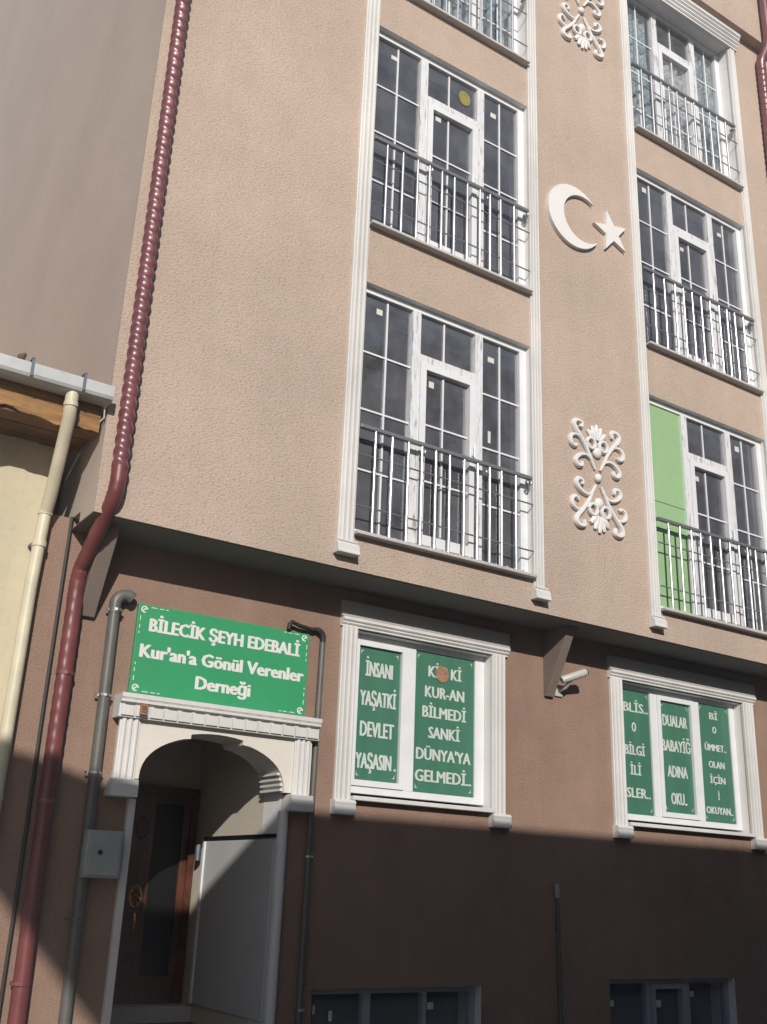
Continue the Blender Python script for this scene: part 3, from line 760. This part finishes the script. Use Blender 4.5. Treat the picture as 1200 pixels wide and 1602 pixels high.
# green signboard
SX0, SX1, SZ0, SZ1, SY = -1.368, 0.075, -1.112, -0.455, 0.462
sign = MB().box(SX0, SX1, SY, 0.497, SZ0, SZ1).build('signboard', SIGNG, bevel=0.003)
BASE[sign.name] = Vector((0, 0, 0))
tag(sign, 'green signboard with white lettering above the arched entrance', 'sign')
ty = SY - 0.002
text_mesh("BİLECİK ŞEYH EDEBALİ", 0.098, 1.27, -0.640, -0.600, ty, 'lettering', LETTER, sign, 0.010, 0.0060)
text_mesh("Kur'an'a Gönül Verenler", 0.098, 1.37, -0.640, -0.797, ty, 'lettering', LETTER, sign, 0.010, 0.0060)
text_mesh("Derneği", 0.098, 0.46, -0.640, -0.972, ty, 'lettering', LETTER, sign, 0.010, 0.0060)
for (ex, ez, sx_s, sz_s) in ((SX0 + .045, SZ1 - .04, 1, -1), (SX1 - .045, SZ1 - .04, -1, -1), (SX0 + .045, SZ0 + .04, 1, 1), (SX1 - .045, SZ0 + .04, -1, 1)):
    cb = MB()
    cb.tube([(ex + .022 * math.cos(t * math.pi / 6), ty, ez + .022 * math.sin(t * math.pi / 6)) for t in range(11)], .005, 4, flat=.2)
    cb.tube([(ex - .014, ty, ez - .012), (ex + .014, ty, ez + .012)], .005, 4, flat=.2)
    for k, (u_, l_) in enumerate(((.05, .045), (.115, .035), (.165, .022))):
        cb.box(min(ex + sx_s * u_, ex + sx_s * (u_ + l_)), max(ex + sx_s * u_, ex + sx_s * (u_ + l_)), ty - .001, ty, ez - sz_s * .022 - .003, ez - sz_s * .022 + .003)
        cb.box(ex - sx_s * .024 - .003, ex - sx_s * .024 + .003, ty - .001, ty, min(ez + sz_s * u_, ez + sz_s * (u_ + l_ * .8)), max(ez + sz_s * u_, ez + sz_s * (u_ + l_ * .8)))
    cb.build('corner_flourish', LETTER, sign)

# green printed banners filling the ground floor panes
def banner(cell, lines, label, hgt, y=0.598, wfac=0.86, spans=None):
    a, c, d, e = cell
    bn = MB().box(a + .004, c - .004, y, y + .006, d + .004, e - .004).build('window_banner', BANNER)
    BASE[bn.name] = Vector((0, 0, 0))
    tag(bn, label, 'banner', 'green banners in the ground floor windows')
    W = c - a; H = e - d; n = len(lines)
    for k, ln in enumerate(lines):
        body, wf, frac = ln
        text_mesh(body, hgt, W * wf, (a + c) / 2 + W * 0.0, e - H * frac, y - .002, 'lettering', LETTER2, bn, 0.0, 0.0055)
    for (ex, ez, sx_s, sz_s) in ((a + .03, e - .035, 1, -1), (c - .03, e - .035, -1, -1), (a + .03, d + .035, 1, 1), (c - .03, d + .035, -1, 1)):
        MB().prism([(ex, ez), (ex + sx_s * .032, ez), (ex + sx_s * .008, ez + sz_s * .008), (ex, ez + sz_s * .036)], 'y', y - .0025, y - .001).build('corner_mark', LETTER2, bn)
    return bn
c_l, c_r = cells1
banner(c_l, [('İNSANI', .64, .165), ('YAŞATKİ', .84, .39), ('DEVLET', .78, .62), ('YAŞASIN .', .92, .855)], 'green banner with four lines in the two-pane window nearest the signboard, left casement', 0.128)
bk = banner(c_r, [('KİM Kİ', .56, .135), ('KUR-AN', .66, .285), ('BİLMEDİ', .73, .43), ('SANKİ', .52, .575), ("DÜNYA'YA", .90, .73), ('GELMEDİ..', .92, .88)], 'green banner with six lines and a brown round seal on its top line', 0.100)
sc_ = ((c_r[0] + c_r[1]) / 2 - .035, c_r[3] - (c_r[3] - c_r[2]) * .145)
MB().prism([(sc_[0] + .07 * math.cos(a * math.pi / 10), sc_[1] + .075 * math.sin(a * math.pi / 10)) for a in range(20)], 'y', .590, .595).build('round_seal', SEAL, bk)
banner(cells2[0], [('İBLİS..', .92, .14), ('O', .14, .30), ('BİLGİ', .62, .49), ('İLİ', .34, .65), ('İSLER..', .84, .83)], 'green banner in the left pane of the three-pane window', 0.095)
banner(cells2[1], [('DUALAR', .82, .17), ('BABAYİĞ', .94, .40), ('ADINA', .66, .63), ('OKU..', .52, .87)], 'green banner in the framed middle casement of the three-pane window', 0.118)
banner(cells2[2], [('Bİ', .28, .095), ('O', .14, .215), ('ÜMMET..', .70, .37), ('OLAN', .52, .515), ('İÇİN', .50, .645), ('İ', .06, .78), ('OKUYAN..', .86, .90)], 'green banner in the right pane of the three-pane window, seven short lines', 0.072)

# ---- maroon corrugated downpipes
def corrugated(x, y, z0, z1, r, pitch, amp, parent, name='ribbed_pipe', seg=24, mat=None):
    b = MB(); dzs = pitch / 8; n = int((z1 - z0) / dzs)
    n0 = 0
    for i in range(n + 1):
        z = z0 + i * dzs
        for q in range(seg):
            a = 2 * math.pi * q / seg
            # shallow chevron ribs pressed into a squarish tube
            sq = 1.0 / (abs(math.cos(a)) ** 4 + abs(math.sin(a)) ** 4) ** 0.25
            ph = z / pitch - 0.55 * abs(math.sin(a * 1.0 + 0.75))
            s_ = math.sin(2 * math.pi * ph)
            rr = r * (0.72 + 0.28 * sq) + amp * s_
            b.v.append((x + rr * math.cos(a), y + rr * math.sin(a), z + amp * 0.5 * math.cos(2 * math.pi * ph)))
    for i in range(n):
        for q in range(seg):
            q2 = (q + 1) % seg
            b.f.append((i * seg + q, i * seg + q2, (i + 1) * seg + q2, (i + 1) * seg + q)); b.mi.append(0)
    return b.build(name, mat or MAROON, parent, smooth=True)
px, py = -1.822, -0.082
dp = thing('downpipe', (-1.845, 0.425, ZG), 'maroon ribbed downpipe running down the left edge of the facade', 'pipe', 'maroon downpipes')
corrugated(px, py, 0.30, 8.6, 0.053, 0.098, 0.0062, dp)
bpts = [(px, py, .33), (px, py, .22), (px - .003, py + .012, .15), (px - .006, py + .05, .08), (px - .016, 0.12, -.06), (px - .024, 0.30, -.22), (px - .030, 0.385, -.30), (px - .032, 0.415, -.38), (px - .032, 0.425, -.47), (px - .032, 0.425, -.54)]
bsm = []
for i in range(len(bpts) - 1):
    for t in range(4):
        u = t / 4; bsm.append(tuple(bpts[i][c_] * (1 - u) + bpts[i + 1][c_] * u for c_ in range(3)))
bsm.append(bpts[-1])
MB().tube(bsm, [0.054 + (0.003 if i % 2 else 0) for i in range(len(bsm))], 14).build('bend', MAROON2, dp, smooth=True)
corrugated(px - .030, 0.425, -1.9, -.50, 0.054, 0.098, 0.0016, dp, mat=MAROON2)
MB().tube([(px - .029, 0.425, -1.88), (px - .010, 0.425, ZG + .02)], 0.054, 16).build('plain_pipe', MAROON2, dp, smooth=True)
for z_ in (-1.05, -1.9, -3.0):
    MB().tube([(px - .028, 0.425, z_ - .012), (px - .028, 0.425, z_ + .012)], 0.061, 16).box(px - .035, px - .02, .478, .4995, z_ - .01, z_ + .01).build('clamp', MAROON, dp)
for z_ in (1.6, 4.5, 7.4):
    MB().box(px - .012, px + .012, -0.036, -0.0005, z_ - .012, z_ + .012).build('wall_bracket', MAROON, dp)
# right hand pipe
dq = thing('downpipe', (6.20, -0.09, 0.2), 'maroon ribbed downpipe at the right edge of the picture, high up', 'pipe', 'maroon downpipes')
corrugated(6.20, -0.085, 0.2, 8.30, 0.057, 0.098, 0.0045, dq)
MB().tube([(6.20, -.085, 8.28), (6.20, -.085, 8.38), (6.205, -.11, 8.46), (6.21, -.19, 8.58), (6.21, -.222, 8.68), (6.21, -.222, 8.8), (6.21, -.222, 11.1)], [.058, .060, .062, .062, .06, .057, .057], 14).build('bend', MAROON, dq, smooth=True)
for z_ in (1.6, 4.5, 7.4):
    MB().box(6.19, 6.21, -0.034, -0.0005, z_ - .012, z_ + .012).build('wall_bracket', MAROON, dq)

# ---- grey vent pipe with a gooseneck, left of the entrance
vp = thing('vent_pipe', (-1.54, 0.43, ZG), 'grey pipe with a curved top left of the signboard', 'pipe', 'grey pipes on the ground floor')
vx, vy, vr = -1.555, 0.440, 0.040
MB().tube([(vx + .03, vy, ZG + .02), (vx + .012, vy, -1.8), (vx, vy, -.56)], vr, 14).build('riser', GREYPIPE, vp, smooth=True)
el = [(vx, vy, -.57), (vx, vy, -.50)] + [(vx + .075 - .075 * math.cos(t), vy, -.50 + .075 * math.sin(t)) for t in [i * math.pi / 14 for i in range(1, 11)]]
MB().tube(el, [vr + .004] * (len(el) - 3) + [vr + .008] * 3, 14).build('elbow', GREYPIPE, vp, smooth=True)
for z_ in (-.545, -1.16, -1.69, -2.62, -3.28):
    MB().tube([(vx + .008, vy, z_ - .009), (vx + .008, vy, z_ + .009)], vr + .007, 14).box(vx - .062, vx - .036, vy + .0, vy + .012, z_ - .008, z_ + .008).box(vx + .04, vx + .066, vy + .0, vy + .012, z_ - .008, z_ + .008).build('clamp', CLAMP if z_ > -2 or z_ < -3 else GREYPIPE, vp)
# thinner conduit on the right side of the entrance with a cable looping out
cp = thing('conduit_pipe', (0.185, 0.455, ZG), 'thin grey conduit between the signboard and the two-pane window', 'pipe', 'grey pipes on the ground floor')
qx, qy = 0.20, 0.462
MB().tube([(qx - .02, qy, ZG + .02), (qx - .012, qy, -1.8), (qx, qy, -.50)], 0.024, 10).build('riser', GREYPIPE, cp, smooth=True)
lp_ = [(qx, qy, -.505)] + [(qx - .07 + .07 * math.cos(t), qy - .005, -.47 + .065 * math.sin(t)) for t in [i * math.pi / 12 for i in range(1, 9)]] + [(qx - .22, qy - .015, -.405), (qx - .30, qy - .02, -.385), (qx - .325, qy - .022, -.41), (qx - .33, qy - .022, -.45)]
MB().tube(lp_, [.024] * 6 + [.018] * (len(lp_) - 6), 8).build('cable_loop', DARKRUB, cp, smooth=True)
for z_ in (-1.14, -2.15, -3.2):
    MB().tube([(qx - .008, qy, z_ - .008), (qx - .008, qy, z_ + .008)], .031, 10).box(qx - .008, qx + .04, qy + .012, qy + .026, z_ - .007, z_ + .007).build('clamp', CLAMP, cp)
# short thin standpipe low on the wall between the basement windows
sp_ = thing('standpipe', (2.72, 0.475, ZG), 'slim dark standpipe rising between the two basement windows', 'pipe', 'grey pipes on the ground floor')
MB().tube([(2.735, .472, ZG + .02), (2.725, .472, -3.0), (2.715, .472, -2.36)], 0.017, 8).build('riser', GREYPIPE, sp_, smooth=True)
MB().tube([(2.715, .472, -2.37), (2.712, .472, -2.30), (2.705, .468, -2.255)], [.024, .026, .022], 8).build('outlet', BOXM, sp_, smooth=True)
MB().box(2.695, 2.735, .485, .4995, -2.62, -2.60).build('clamp', CLAMP, sp_)

# ---- meter box
mb = thing('meter_box', (-1.455, 0.40, -2.37), 'grey metal meter box on the wall left of the entrance', 'box')
MB().box(-1.578, -1.328, 0.315, 0.3995, -2.365, -2.065).build('body', BOXM, mb, bevel=0.012)
MB().box(-1.560, -1.346, 0.304, 0.3148, -2.350, -2.082).build('lid', BOXM, mb, bevel=0.006)
MB().tube([(-1.485, .3045, -2.205), (-1.485, .297, -2.205)], 0.016, 12).build('lock', LENS, mb)
MB().box(-1.55, -1.36, 0.3997, 0.4995, -2.33, -2.10).build('mounting_plate', ZINC, mb)

# ---- security camera beside the right corbel
cc = thing('security_camera', (2.80, 0.49, -0.52), 'white security camera beside the right-hand corbel', 'camera')
MB().box(2.745, 2.835, .478, .4995, -.60, -.49).build('wall_plate', CCTV, cc, bevel=0.004)
MB().tube([(2.79, .48, -.545), (2.80, .40, -.525), (2.815, .34, -.47)], [.022, .020, .018], 8).build('arm', CCTV, cc, smooth=True)
MB().tube([(2.715, .36, -.475), (2.73, .355, -.468), (2.93, .28, -.385), (2.945, .275, -.38)], [.030, .037, .039, .034], 14).build('housing', CCTV, cc, smooth=True)
MB().tube([(2.946, .2745, -.380), (2.956, .271, -.376)], [.028, .028], 12).build('lens', LENS, cc)

# ---- corner cable
tag(MB().tube([(XL - .004, .488, .09), (XL - .006, .486, -1.3), (XL + .003, .487, -2.6), (XL, .486, ZG + .02)], .0135, 6).build('cable', DARKRUB), 'black cable running down the brown wall left of the maroon downpipe', 'cable')

# ---- crumbs of mortar left on the lowest sills
for wi, ox in enumerate((0.0, 3.54)):
    b = MB(); rn = random.Random(40 + wi)
    for k in range(150):
        x = ox + rn.uniform(.17, 2.02); y = rn.uniform(-.06, .05); s_ = rn.uniform(.004, .013); z = 0.318
        b.ball((x, y, z + s_ * .5), s_, 5, 3, 1.0)
    o = b.build('mortar_crumbs', RUBBLE); o['kind'] = 'stuff'
    tag(o, 'pale mortar crumbs on the sill of the ' + ('first floor window above the signboard side' if wi == 0 else 'window with the green boards'), 'rubble')

# ---- lace curtains behind the top windows
def curtain(x0, x1, z0, z1, y, mat, label, folds):
    b = MB(); n = folds * 8; rows = 6
    for i in range(n + 1):
        x = x0 + (x1 - x0) * i / n
        for j in range(rows + 1):
            t = j / rows
            b.v.append((x + .01 * math.sin(i * .9 + j), y + (.022 + .012 * t) * math.sin(i * 2 * math.pi / 8 + .3 * math.sin(j)), z1 + (z0 - z1) * t))
    for i in range(n):
        for j in range(rows):
            a = i * (rows + 1) + j; b.f.append((a, a + rows + 1, a + rows + 2, a + 1)); b.mi.append(0)
    o = b.build('curtain', mat, smooth=True)
    return tag(o, label, 'curtain', 'curtains in the top windows')
curtain(0.20, 0.76, 6.13, 8.3, 0.25, SHEER, 'greenish sheer curtain at the left of the top window cut by the picture edge', 5)
curtain(0.84, 1.46, 6.13, 8.3, 0.25, SHEER, 'greenish sheer curtain in the middle of the top window cut by the picture edge', 5)
curtain(1.56, 2.02, 6.13, 8.3, 0.25, SHEER, 'greenish sheer curtain at the right of the top window cut by the picture edge', 5)
curtain(3.70, 4.29, 6.13, 8.3, 0.25, SHEER, 'greenish sheer curtain left of the white lace in the cornice window', 5)
curtain(4.40, 4.98, 6.13, 7.95, 0.23, LACE, 'white lace curtain in the middle door of the cornice window', 4)
curtain(5.10, 5.55, 6.13, 8.3, 0.25, SHEER, 'greenish sheer curtain right of the white lace in the cornice window', 5)

# ================================================================== neighbouring house on the left
nh = thing('neighbouring_house', (-6.0, 4.0, ZG), 'cream rendered low house with a white gutter left of the apartment building', 'house')
NXE = XN - 0.004
MB().box(-10.0, NXE, 0.52, 0.80, ZG, 0.592).build('wall', CONCRETE, nh)
MB().box(NXE + .001, XL - .003, 0.93, 1.10, 0.087, 0.95).build('wall', CONCRETE, nh)
MB().box(-10.0, NXE, 0.50, 0.519, ZG + .001, 0.590).build('render_coat', CREAM, nh)
# weathered fascia with a ragged lower edge, and the boards under the eave
fb = MB(); rn = random.Random(11); n = 160; xa, xb = -10.0, XL - .035
pr = None
for i in range(n + 1):
    x = xa + (xb - xa) * i / n
    zz = 0.592 + 0.012 * math.sin(x * 9.1) + 0.010 * math.sin(x * 23.7 + 1) + rn.uniform(-.010, .010)
    if pr:
        for y_ in (.030, .055): fb.quad((pr[0], y_, pr[1]), (x, y_, zz), (x, y_, .80), (pr[0], y_, .80))
        fb.quad((pr[0], .030, pr[1]), (x, .030, zz), (x, .055, zz), (pr[0], .055, pr[1]))
    pr = (x, zz)
fb.build('fascia_board', EAVEWOOD, nh)
for k in range(5):
    y0 = 0.060 + k * 0.087
    MB().box(-10.0, XL - 0.034 - .006 * (k % 3), y0, y0 + 0.080, 0.594 + .003 * (k % 2), 0.616 + .003 * (k % 2)).build('eave_board', EAVEBOARD, nh)
# roof plane with rows of clay tiles at the eave
MB().prism([(0.025, 0.905), (9.0, 3.0), (9.0, 3.06), (0.025, 0.930)], 'x', -10.0, XL - 0.015).build('roof', TILE, nh)
for k in range(38):
    x = -9.9 + k * 0.212
    if x + .2 > XL - .02: break
    MB().tube([(x + .1, -.03 + random.uniform(-.012, .008), .905), (x + .1, .30, .99)], [.036, .036], 10, flat=1).build('roof_tile', TILE, nh)
gt = [(-0.135, 0.895), (-0.133, 0.815), (-0.120, 0.795), (-0.100, 0.785), (0.010, 0.785), (0.022, 0.80), (0.022, 0.90), (0.014, 0.90), (0.014, 0.806), (-0.010, 0.793), (-0.100, 0.793), (-0.118, 0.803), (-0.126, 0.82), (-0.128, 0.895)]
MB().prism(gt, 'x', -10.0, XL - 0.012).build('gutter', GUTTER, nh)
for gx in (-2.525, -2.165, -3.2, -4.2, -5.2, -6.2):
    MB().box(gx - .010, gx + .010, -0.140, -0.1355, 0.80, 0.93).box(gx - .010, gx + .010, -0.140, 0.020, 0.926, 0.932).build('gutter_strap', ZINC, nh)
cpx = thing('rain_pipe', (-2.19, 0.45, ZG), 'cream rain pipe coming down from the white gutter', 'pipe')
MB().tube([(-2.215, -0.06, .787), (-2.215, -0.06, .70), (-2.205, -0.03, .62), (-2.150, 0.36, .16), (-2.150, 0.425, .05)], 0.046, 14).build('swan_neck', CREAMPIPE, cpx, smooth=True)
MB().tube([(-2.150, .425, .07), (-2.170, .425, -.5), (-2.185, .425, ZG + .02)], 0.044, 14).build('riser', CREAMPIPE, cpx, smooth=True)
for (z_, dx_) in ((.06, 0), (-.18, -.008), (-1.9, -.03)):
    MB().tube([(-2.150 + dx_, .425, z_ - .02), (-2.150 + dx_, .425, z_ + .02)], 0.051, 14).build('collar', CREAMPIPE, cpx)
MB().tube([(-2.215, -0.060, .715), (-2.214, -0.058, .688)], 0.0505, 14).build('collar', CREAMPIPE, cpx)
MB().box(-2.215, -2.202, .43, .499, -.20, -.18).build('clamp', ZINC, cpx)
tag(MB().ball((-2.60, -0.10, .925), .028, 8, 5, .8).ball((-2.582, -0.10, .950), .016, 6, 4, 1).build('roof_debris', LUMP, smooth=True), 'small brown lump sitting on the white gutter', 'debris')
tag(MB().tube([(XL - .02, -.06, .80), (XL - .035, -.03, .76), (XL - .02, .0, .70), (XL - .05, .06, .66)], .006, 5).build('wire', LETTER), 'thin white wire hanging at the end of the gutter', 'wire')

# ================================================================== house across the street (behind the viewer); its roof shades the lower wall
oh = thing('opposite_house', (4.0, -12.0, ZG), 'rendered house across the street with a wide roof slab', 'house')
OY = -7.6; T_ = -(OY - 0.5)
def lift(x, z): return (x - 0.48 * T_, z + 0.51 * T_)
prof = [lift(-2.8, -1.50), lift(-2.0, -1.60), lift(-1.5, -1.735), lift(-1.1, -1.815), lift(9.6, -1.82)]
low = [(prof[-1][0], prof[-1][1] - .22), (prof[3][0], prof[3][1] - .22), (prof[0][0], prof[0][1] - .20)]
MB().prism(prof + low, 'y', OY, OY - 6.5).build('roof_slab', SOFFIT, oh)
wall_with_holes(-4.6, 5.6, ZG, prof[3][1] - .225, OY - .40, OY - .15, [(-2.5 + 3 * k, -1.2 + 3 * k, zz, zz + 1.4) for k in range(3) for zz in (-3.0, 0.1)]).build('wall', [OPPOSITE, REVEAL], oh)
MB().box(-4.6, -4.35, OY - 6.4, OY - .403, ZG, prof[3][1] - .225).build('side_wall', OPPOSITE, oh)
MB().box(-4.35, 5.6, OY - 6.4, OY - 6.2, ZG, prof[3][1] - .225).build('rear_wall', OPPOSITE, oh)
for k in range(3):
    for zz in (-3.0, 0.1):
        x = -2.5 + 3 * k
        f_ = MB().box(x + .003, x + .06, OY - .33, OY - .28, zz + .003, zz + 1.397).box(x + 1.24, x + 1.297, OY - .33, OY - .28, zz + .003, zz + 1.397).box(x + .06, x + 1.24, OY - .33, OY - .28, zz + .003, zz + .06).box(x + .06, x + 1.24, OY - .33, OY - .28, zz + 1.34, zz + 1.397).build('window', PVC, oh)
        MB().quad((x + .06, OY - .30, zz + .06), (x + 1.24, OY - .30, zz + .06), (x + 1.24, OY - .30, zz + 1.34), (x + .06, OY - .30, zz + 1.34)).build('pane', LENS, f_)

def added_street_house(x0, x1, y1, ztop, label, cols, mat):  # unseen houses added to hold back sky light from the lower wall
    h = thing('added_street_house', ((x0 + x1) / 2, y1 - 4, ZG), label, 'house', 'added unseen houses across the street')
    hs = []
    step = (x1 - x0) / cols
    nf = int((ztop - ZG - 1.0) / 2.9)
    for f in range(nf):
        for k in range(cols):
            xa_ = x0 + step * (k + .5) - .6
            hs.append((xa_, xa_ + 1.2, ZG + 1.0 + 2.9 * f, ZG + 2.4 + 2.9 * f))
    wall_with_holes(x0, x1, ZG, ztop, y1 - .3, y1, hs).build('wall', [mat, REVEAL], h)
    MB().box(x0, x0 + .25, y1 - 8, y1 - .303, ZG, ztop).build('side_wall', mat, h)
    MB().box(x1 - .25, x1, y1 - 8, y1 - .303, ZG, ztop).build('side_wall', mat, h)
    MB().box(x0 + .25, x1 - .25, y1 - 8, y1 - 7.8, ZG, ztop).build('rear_wall', mat, h)
    MB().box(x0 - .2, x1 + .2, y1 - 8.2, y1 + .25, ztop + .002, ztop + .2).build('roof_slab', SOFFIT, h)
    for (a, c, d, e) in hs:
        w_ = MB().box(a + .003, a + .06, y1 - .16, y1 - .1, d + .003, e - .003).box(c - .06, c - .003, y1 - .16, y1 - .1, d + .003, e - .003).box(a + .06, c - .06, y1 - .16, y1 - .1, d + .003, d + .06).box(a + .06, c - .06, y1 - .16, y1 - .1, e - .06, e - .003).build('window', PVC, h)
        MB().quad((a + .06, y1 - .13, d + .06), (c - .06, y1 - .13, d + .06), (c - .06, y1 - .13, e - .06), (a + .06, y1 - .13, e - .06)).build('pane', LENS, w_)

added_street_house(5.9, 20.0, -7.9, 7.5, 'tall unseen house added to block sky light, across the street facing the right part of the facade', 5, OPPOSITE)
added_street_house(-36.0, -20.5, -7.9, 3.6, 'unseen house added to block sky light, across the street far to the left', 4, OPPOSITE)

# ================================================================== thin scattering box added to imitate lens glare over the sunlit parts
hz = MB().box(-60, 60, -60, 60, ZG - 1.2, 18.5).build('glare_veil', [])
hz.data.materials.clear()
hm = D.materials.new('glare_veil_air'); hm.use_nodes = True; nt = hm.node_tree
nt.nodes.remove(nt.nodes['Principled BSDF'])
pv = nd(nt, 'ShaderNodeVolumePrincipled'); pv.inputs['Color'].default_value = (0.92, 0.94, 1.0, 1); pv.inputs['Density'].default_value = 0.006
nt.links.new(pv.outputs[0], nt.nodes['Material Output'].inputs['Volume'])
hz.data.materials.append(hm); hz['kind'] = 'stuff'
